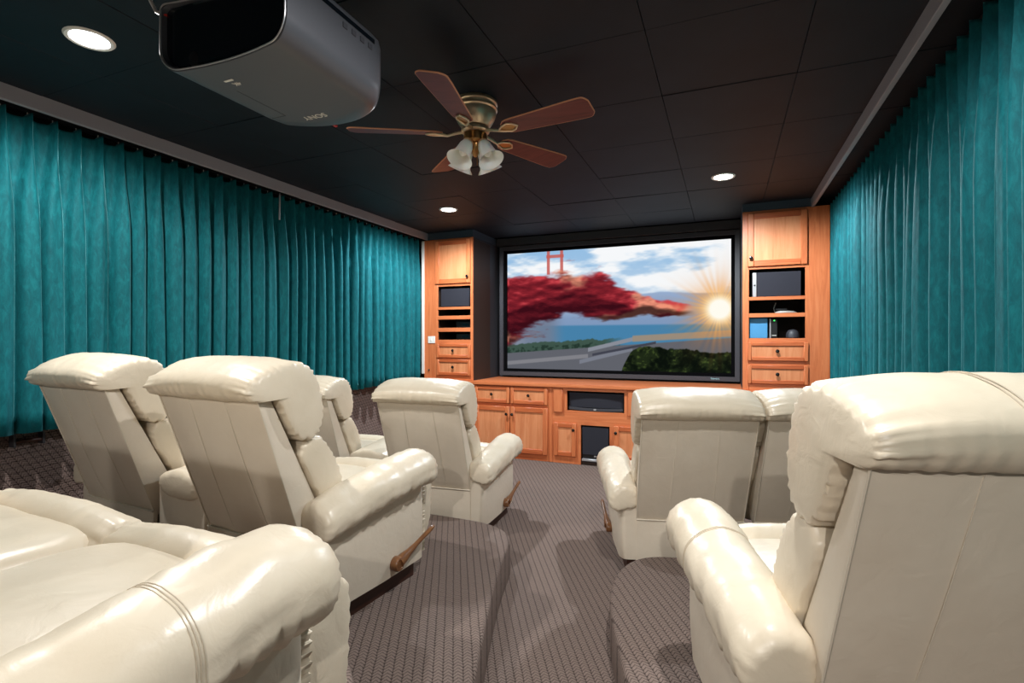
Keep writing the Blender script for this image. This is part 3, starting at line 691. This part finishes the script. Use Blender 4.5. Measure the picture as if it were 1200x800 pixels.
# ------------------------------------------------------------------ recliners
LA = Vector((0, -.327, .945)); LN = Vector((0, .945, .327)); LB = Vector((0, 0, .325))
def back_pt(x, n_, s): return Vector((x, 0, 0))+LB+LA*s+LN*n_
def catmull(pts, per=5):
    out = []; k = len(pts)
    for i in range(k):
        p0, p1, p2, p3 = (Vector(pts[(i+d) % k]) for d in (-1, 0, 1, 2))
        for j in range(per):
            q = j/per
            out.append(.5*((2*p1)+(p2-p0)*q+(2*p0-5*p1+4*p2-p3)*q*q+(3*p1-p0-3*p2+p3)*q**3))
    return out
def pillow(prof, hw, seed, droop, gather, wr=.0022, frame=back_pt, per=6, rear=0.0):
    """roll of upholstery: closed profile swept sideways, ends puckered on to a flat side panel"""
    C = catmull([(a, b, 0) for a, b in prof], per); k = len(C)
    cx = sum(p.x for p in C)/k; cy = sum(p.y for p in C)/k
    smax = max(p.y for p in C); smin = min(p.y for p in C)
    xs = []
    N = 56
    for i in range(N+1): xs.append((-1+2*i/N)*(hw-.016))
    st_ = [(x, 1.0) for x in xs]
    endp = [(hw-.011, .992), (hw-.004, .968), (hw-.001, .935), (hw, .90), (hw+.002, .84), (hw+.004, .6), (hw+.006, .3)]
    st_ = [(-x, q) for x, q in endp[::-1]]+st_+endp
    rings = []; arc = [0]
    for j in range(k): arc.append(arc[-1]+(C[(j+1) % k]-C[j]).length)
    for x, q in st_:
        e = x/hw; ring_ = []
        dend = max(0, hw-.004-abs(x))
        for j, p in enumerate(C):
            dn_ = Vector((C[(j+1) % k].y-C[j-1].y, -(C[(j+1) % k].x-C[j-1].x), 0)).normalized()
            if dn_.dot(Vector((p.x-cx, p.y-cy, 0))) < 0: dn_ = -dn_
            tphi = (p.y-smin)/(smax-smin)
            d = 0
            if p.x < .05 and .56 < p.y < .66 and q > .9: d += .0032*rear*(abs(sin(x*62+seed+1.5*sin(x*17+seed)))**.6+.4*sin(x*190))*max(0, 1-abs(p.y-.600)/.07)
            if q > .86:
                g = math.exp(-dend/.06)
                d += gather*g*(sin(arc[j]*175+seed+1.5*sin(arc[j]*31))+.6*sin(arc[j]*263+seed*2))*(1 if q > .9 else .25)
            d += wr*(noise.noise((x*9+seed*3, arc[j]*14, seed))+.6*noise.noise((x*30+seed, arc[j]*9, seed*2)))*min(1, q)
            pn = cx+(p.x-cx)*q+dn_.x*d; ps = cy+(p.y-cy)*q+dn_.y*d
            ps -= droop*abs(e)**4*max(0, (p.y-.60)/.07)*q if rear else droop*abs(e)**2.4*tphi**1.5*q
            ring_.append(tuple(frame(x, pn, ps)))
        rings.append(ring_)
    c0 = frame(st_[0][0]-.002, cx, cy); c1 = frame(st_[-1][0]+.002, cx, cy)
    return MB().loft(rings, True, True, (tuple(c0), tuple(c1)))
HEAD = [(-.006, .572), (-.024, .584), (-.036, .612), (-.030, .645), (.006, .670), (.075, .682), (.148, .671), (.205, .633), (.235, .575), (.243, .50), (.230, .425), (.195, .370), (.145, .355), (.102, .378), (.082, .43), (.070, .50), (.060, .56), (.03, .576)]
LUMB = [(.095, .30), (.125, .355), (.165, .365), (.205, .335), (.232, .26), (.242, .17), (.235, .08), (.20, .01), (.15, -.01), (.125, .04), (.115, .16)]
CUSH = {}
def rbox_mesh(x0, x1, y0, y1, z0, z1, rad, seed, crown=.02, wr=.003, nx=18, ny=20):
    """soft slab with rounded edges and a crowned top"""
    hx, hy, hz = (x1-x0)/2, (y1-y0)/2, (z1-z0)/2; c = Vector(((x0+x1)/2, (y0+y1)/2, (z0+z1)/2))
    rings = []; NP = 64; rows = [(-1, 0)]+[(0, 0)]
    prof = [(1, -hz+rad)]
    zl = []
    for j in range(6): a = -pi/2+j*(pi/2)/5; zl.append((rad*(1-cos(a)), -hz+rad+rad*sin(a)))
    for j in range(6): a = j*(pi/2)/5; zl.append((rad*(1-cos(a)), hz-rad+rad*sin(a)))
    for q in (.75, .5, .25): zl.append(((1-q), None))
    for ins, z in zl:
        ring_ = []
        for k in range(NP):
            a = 2*pi*k/NP; ca_, sa_ = cos(a), sin(a)
            ex = 6.0
            rr = (abs(ca_)**ex+abs(sa_)**ex)**(-1/ex)
            if z is None:
                f_ = 1-ins; X = ca_*rr*(hx-rad)*f_; Y = sa_*rr*(hy-rad)*f_; Z = hz
            else: X = ca_*rr*(hx-ins); Y = sa_*rr*(hy-ins); Z = z
            if Z > 0:
                Z += crown*(1-(X/hx)**2)*(1-(Y/hy)**2)
                Z += wr*noise.noise((X*10+seed, Y*10, seed))
            ring_.append((c.x+X, c.y+Y, c.z+Z))
        rings.append(ring_)
    return MB().loft(rings, True, True, ((c.x, c.y, c.z-hz), (c.x, c.y, c.z+hz+crown)))
def arm_pad(sign, seed, xc=.330, hw=.092, y0=-.015, y1=.655, flat=False):
    """padded roll on top of an arm, drooping at the back, full and gathered at the front"""
    rings = []; NP = 40; N = 44
    for i in range(N+1):
        u = i/N
        if u < .08: q = (u/.08); y = y0+.03*(1-cos(q*pi/2)); f_ = .62+.38*sin(q*pi/2)
        elif u > .80: q = (u-.80)/.20; y = y1-.085+.085*sin(q*pi/2); f_ = max(.03, cos(q*pi/2))**.75
        else: q = (u-.08)/.72; y = y0+.03+(y1-.085-y0-.03)*q; f_ = 1
        v = (y-y0)/(y1-y0)
        zc = .425+.075*min(1, max(0, v/.75))**.75-(.014*max(0, (v-.82)/.18)**2)
        hz = .066+.012*v
        if flat: zc = .455+.03*v; hz = .058+.01*v
        w_ = hw*(.86+.14*min(1, v*1.8)); ring_ = []
        for k in range(NP):
            a = 2*pi*k/NP; ca_, sa_ = cos(a), sin(a)
            ex = 2.5
            rr = (abs(ca_)**ex+abs(sa_)**ex)**(-1/ex)
            X, Z = ca_*rr*w_*f_, sa_*rr*hz*f_
            side = max(0, ca_)          # outer side hangs lower
            if not flat: Z -= .022*side*(1-.3*v)
            d = .0045*noise.noise((y*11+seed, a*1.6, seed))+.0035*noise.noise((y*34+seed, a*1.2, seed*1.7))-.004*max(0, .12-abs(noise.noise((y*16+seed, a*.9, seed*2.3))))/.12*(1-f_*.4)
            low = max(0, -sa_*.9+.35)*(side+.25)
            d += .0034*low*(sin(y*150+seed+3*noise.noise((y*8, seed, 1)))+.6*sin(y*263+a*2))*(1-.4*(u > .8))
            if u > .80: d += .0028*sin(a*17+seed)*sin((u-.8)/.2*pi)
            if u < .12: d += .003*sin(a*13+seed)*(1-u/.12)
            rr2 = sqrt(ca_**2+sa_**2)
            X += ca_*d*min(1, f_*2); Z += sa_*d*min(1, f_*2)
            ring_.append((sign*(xc+X), y, zc+Z))
        rings.append(ring_)
    a_ = rings[0]; z_ = rings[-1]
    cen = lambda r: tuple(sum(p[i] for p in r)/len(r) for i in range(3))
    mb = MB().loft(rings, True, True, (cen(a_), cen(z_)))
    return mb, rings
def build_meshes():
    D = {}
    # reclined back shell, wedge shaped, thicker towards the seat
    mb = MB(); rows = []
    for i in range(9):
        s = -.03+i*(.60/8); q = min(1, max(0, s/.575)); hw = .269+.005*q; th = .125-.075*q
        bul = .006*sin(pi*min(1, max(0, q)))
        xs = [-1, -.5, 0, .5, 1]
        ring_ = [back_pt(x*hw, -bul*(1-x*x), s) for x in xs]+[back_pt(x*(hw-.012), th, s) for x in xs[::-1]]
        rows.append([tuple(p) for p in ring_])
    D['backrest'] = mb.loft(rows).mesh('backrest', M['vinyl'], 50, .010, 2)
    for sg in (-1, 1):
        D['piping', sg] = MB().tube([tuple(back_pt(sg*(.2665+.005*q), -.0015, .575*q)) for q in (0, .25, .5, .75, 1)], .0032, 6).mesh('piping', M['piping'])
    for i, (x0, dx) in enumerate(((-.098, -.010), (.098, .010))):
        D['seam', i] = MB().tube([tuple(back_pt(x0+dx*(1-q), -.0066*sin(pi*q)-.0006, .02+.54*q)) for q in np.linspace(0, 1, 9)], .0011, 5).mesh('seam', M['piping'])
    for v in range(3):
        D['head_pillow', v] = pillow(HEAD, .287, 3.1+v*5.3, .030, .0040, rear=1.0).mesh('head_pillow', M['leather'], 80)
        D['lumbar_pillow', v] = pillow(LUMB, .268, 8.7+v*3.3, .012, .0036).mesh('lumbar_pillow', M['leather'], 80)
    # stitched seam over the head pillow
    C = catmull([(a, b, 0) for a, b in HEAD], 6)
    for k, dx in ((0, -.005), (1, .005)):
        D['pillow_stitch', k] = MB().tube([tuple(back_pt(-.06+dx, p.x+.0012*(1 if p.x > .1 else -1), p.y+(.001 if p.y > .6 else 0))) for p in C[0:52]], .0011, 5).mesh('stitching', M['seam'])
    D['seat', 0] = rbox_mesh(-.290, .290, .12, .665, .27, .438, .045, 2, .022).mesh('seat_cushion', M['leather'], 80)
    FR = [(.60, .30), (.60, .40), (.625, .452), (.672, .472), (.722, .452), (.748, .40), (.748, .30), (.735, .20), (.70, .135), (.64, .14), (.61, .20)]
    D['footrest', 0] = pillow(FR, .286, 5.5, .022, .003, .003, frame=lambda x, a, b: Vector((x, a, b))).mesh('footrest', M['leather'], 80)
    # rear skirt under the back
    rows = []
    for i in range(7):
        z = .318-i*.232/6; fl = .012*sin(i/6*pi*.8)
        rows.append([(x*.268, -.004-fl*(1-abs(x)**3)+.004*noise.noise((x*4, z*8, 3)), z) for x in np.linspace(-1, 1, 13)]+[(x*.268, .014, z) for x in np.linspace(1, -1, 13)])
    D['rear_skirt'] = MB().loft(rows).mesh('rear_skirt', M['vinyl'], 60)
    D['skirt_piping'] = MB().tube([(-.268, -.006, .319), (0, -.007, .316), (.268, -.006, .319)], .0038, 6).mesh('piping', M['piping'])
    for sg in (-1, 1):
        for v in range(2):
            mb, rg_ = arm_pad(sg, 4.4+v*3.7+sg); D['arm_pad', sg, v] = mb.mesh('arm_pad', M['leather'], 80)
            if v == 0: rg0 = rg_
        i0 = 24
        for k, q in enumerate((-.3, 0, .3)):
            r0, r1 = rg0[i0], rg0[i0+(1 if q > 0 else -1)]; ctr = Vector(tuple(sum(p[i] for p in r0)/40 for i in range(3)))
            loop = [Vector(a_).lerp(Vector(b_), abs(q)) for a_, b_ in zip(r0, r1)]
            loop = [tuple(p+(p-ctr).normalized()*.0004) for p in loop]
            D['arm_stitch', sg, k] = MB().tube(loop+[loop[0]], (.0007 if q else .0010), 5, cap=False).mesh('stitching', M['seam'])
        rf = []
        for i in range(121):
            z = .10+i*.34/120; g = .0035*sin(i*.93+sin(i*.21))+.002*sin(i*1.9+1)
            rf.append([(sg*(.246-g*.4), .608, z), (sg*(.252), .626+g+.004, z), (sg*.29, .634+g*1.3, z), (sg*.33, .626+g+.004, z), (sg*(.326+g*.4), .608, z)])
        D['arm_front', sg] = MB().loft(rf).mesh('arm_front', M['leather'], 80)
        rows = []
        for i in range(11):
            z = .082+i*.378/10; b = .010*sin(i/10*pi)
            yb = .004+.03*(1-i/10)*.0
            poly = smooth_poly([(.236, .0), (.328+b, .0, .02), (.343+b, .06, .05), (.347+b, .33), (.343+b, .585, .03), (.33, .612, .02), (.236, .612)], 4)
            wv = lambda x, y: .003*noise.noise((y*7, z*6, sg*2.0))
            zz = z+(0 if i else .012*noise.noise((1, 2, 3)))
            rows.append([(sg*(x+wv(x, y)), y, zz+(.028*max(0, .12-y)/.12 if i == 0 else 0)) for x, y in poly])
        D['arm_panel', sg] = MB().loft(rows).mesh('arm_panel', M['vinyl'], 60)
        # wooden recline lever
        hub = Vector((sg*.353, .392, .135)); tip = Vector((sg*.385, .625, .222))
        lv = MB(); mt = Matrix.Rotation(R(90)*sg, 4, 'Y')
        lv.lathe([(.026, -.008), (.030, .0), (.030, .024), (.026, .030), (.019, .031), (.017, .028), (.002, .029)], tuple(hub), 22, mt)
        D['lever_hub', sg] = lv.mesh('hub', M['lever'])
        d0 = hub+Vector((sg*.016, .008, .004)); path = [d0+(tip-d0)*q for q in (0, .12, .25, .45, .7, .9, .97, 1.0)]
        D['lever', sg] = MB().tube([tuple(p) for p in path], [.024, .022, .015, .0105, .010, .0105, .009, .004], 12).mesh('lever', M['lever'])
    mb, _ = arm_pad(1, 9.1, xc=0, hw=.172, y0=-.02, y1=.64, flat=True); D['console_pad'] = mb.mesh('console_pad', M['leather'], 80)
    D['console_body'] = MB().box(-.158, .158, .0, .60, .082, .47).mesh('console_body', M['vinyl'], 50, .018, 2)
    rn = MB()
    for x in (-.22, .22): rn.box(x-.025, x+.025, .05, .60, 0.0, .06)
    for y in (.03, .34, .56): rn.box(-.262, .262, y, y+.045, .05, .10)
    D['base_frame'] = rn.mesh('base_frame', M['runner'], 0)
    D['arm_runner'] = MB().box(-.04, .04, .08, .58, 0, .09).mesh('arm_runner', M['runner'], 0)
    return D
D = build_meshes()
def sofa(name, label, cat, loc, phi, seats, left_arm=True, right_arm=True, console=None, group=None, levers=(-1, 1), seed=0, near=False, wide=1.0):
    """seats: x offsets of the seat centres in the sofa's own frame"""
    root = thing(name, label, cat, (0, 0, 0), group); r = random.Random(seed)
    for i, ox in enumerate(seats):
        v = (seed+i) % 3; L = (ox, 0, 0)
        b = place_mesh('backrest', D['backrest'], root, L); [place_mesh('piping', D['piping', k], b) for k in (-1, 1)]; [place_mesh('seam', D['seam', k], b) for k in (0, 1)]
        h = place_mesh('head_pillow', D['head_pillow', v], root, L)
        if near: [place_mesh('stitching', D['pillow_stitch', k], h) for k in (0, 1)]
        place_mesh('lumbar_pillow', D['lumbar_pillow', v], root, L)
        for nm, key in (('seat_cushion', 'seat'), ('footrest', 'footrest')): place_mesh(nm, D[key, 0], root, L).scale = (wide, 1, 1)
        s = place_mesh('rear_skirt', D['rear_skirt'], root, L); place_mesh('piping', D['skirt_piping'], s)
        place_mesh('base_frame', D['base_frame'], root, L)
    for sg, on, ox in ((-1, left_arm, seats[0]), (1, right_arm, seats[-1])):
        if not on: continue
        a = place_mesh('arm_panel', D['arm_panel', sg], root, (ox, 0, 0))
        q = place_mesh('arm_pad', D['arm_pad', sg, seed % 2], root, (ox, 0, 0)); place_mesh('arm_front', D['arm_front', sg], root, (ox, 0, 0))
        if near: [place_mesh('stitching', D['arm_stitch', sg, k], q) for k in range(3)]
        place_mesh('arm_runner', D['arm_runner'], root, (ox+sg*.265, 0, 0))
        if sg in levers:
            lv = place_mesh('lever', D['lever', sg], root, (ox, 0, 0)); lv['label'] = 'brown wooden recline lever'
            place_mesh('hub', D['lever_hub', sg], lv)
    if console is not None:
        place_mesh('console_body', D['console_body'], root, (console, 0, 0)); place_mesh('console_pad', D['console_pad'], root, (console, 0, 0))
        place_mesh('arm_runner', D['arm_runner'], root, (console, 0, 0))
    root.location = loc; root.rotation_euler = (0, 0, R(phi))
    return root
GL = 'cream leather reclining seats'
sofa('reclining_loveseat', 'cream leather loveseat in the near left corner, seen from above over its right arm', 'loveseat', (-1.04, .09, H2), -3, [-.64, 0], seed=0, near=True, wide=1.1, group=GL)
sofa('reclining_loveseat', 'cream leather console loveseat on the left riser, middle row, seen from behind', 'loveseat', (-1.654, 1.425, H1), -4, [-.916, 0], console=-.458, seed=1, group=GL)
sofa('reclining_loveseat', 'cream leather console loveseat in the front row at left, nearest the tall left tower', 'loveseat', (-1.717, 2.80, 0), 4, [-.916, 0], console=-.458, seed=2, group=GL)
sofa('reclining_loveseat', 'cream leather loveseat in the front row at right, its two backs side by side', 'loveseat', (-.172, 2.775, 0), 18, [0, .587], seed=4, group=GL)
sofa('recliner_chair', 'big cream leather recliner in the right foreground, seen from behind', 'recliner', (.41, 1.234, H1), 18.2, [0], seed=4, near=True, levers=(), group=GL)
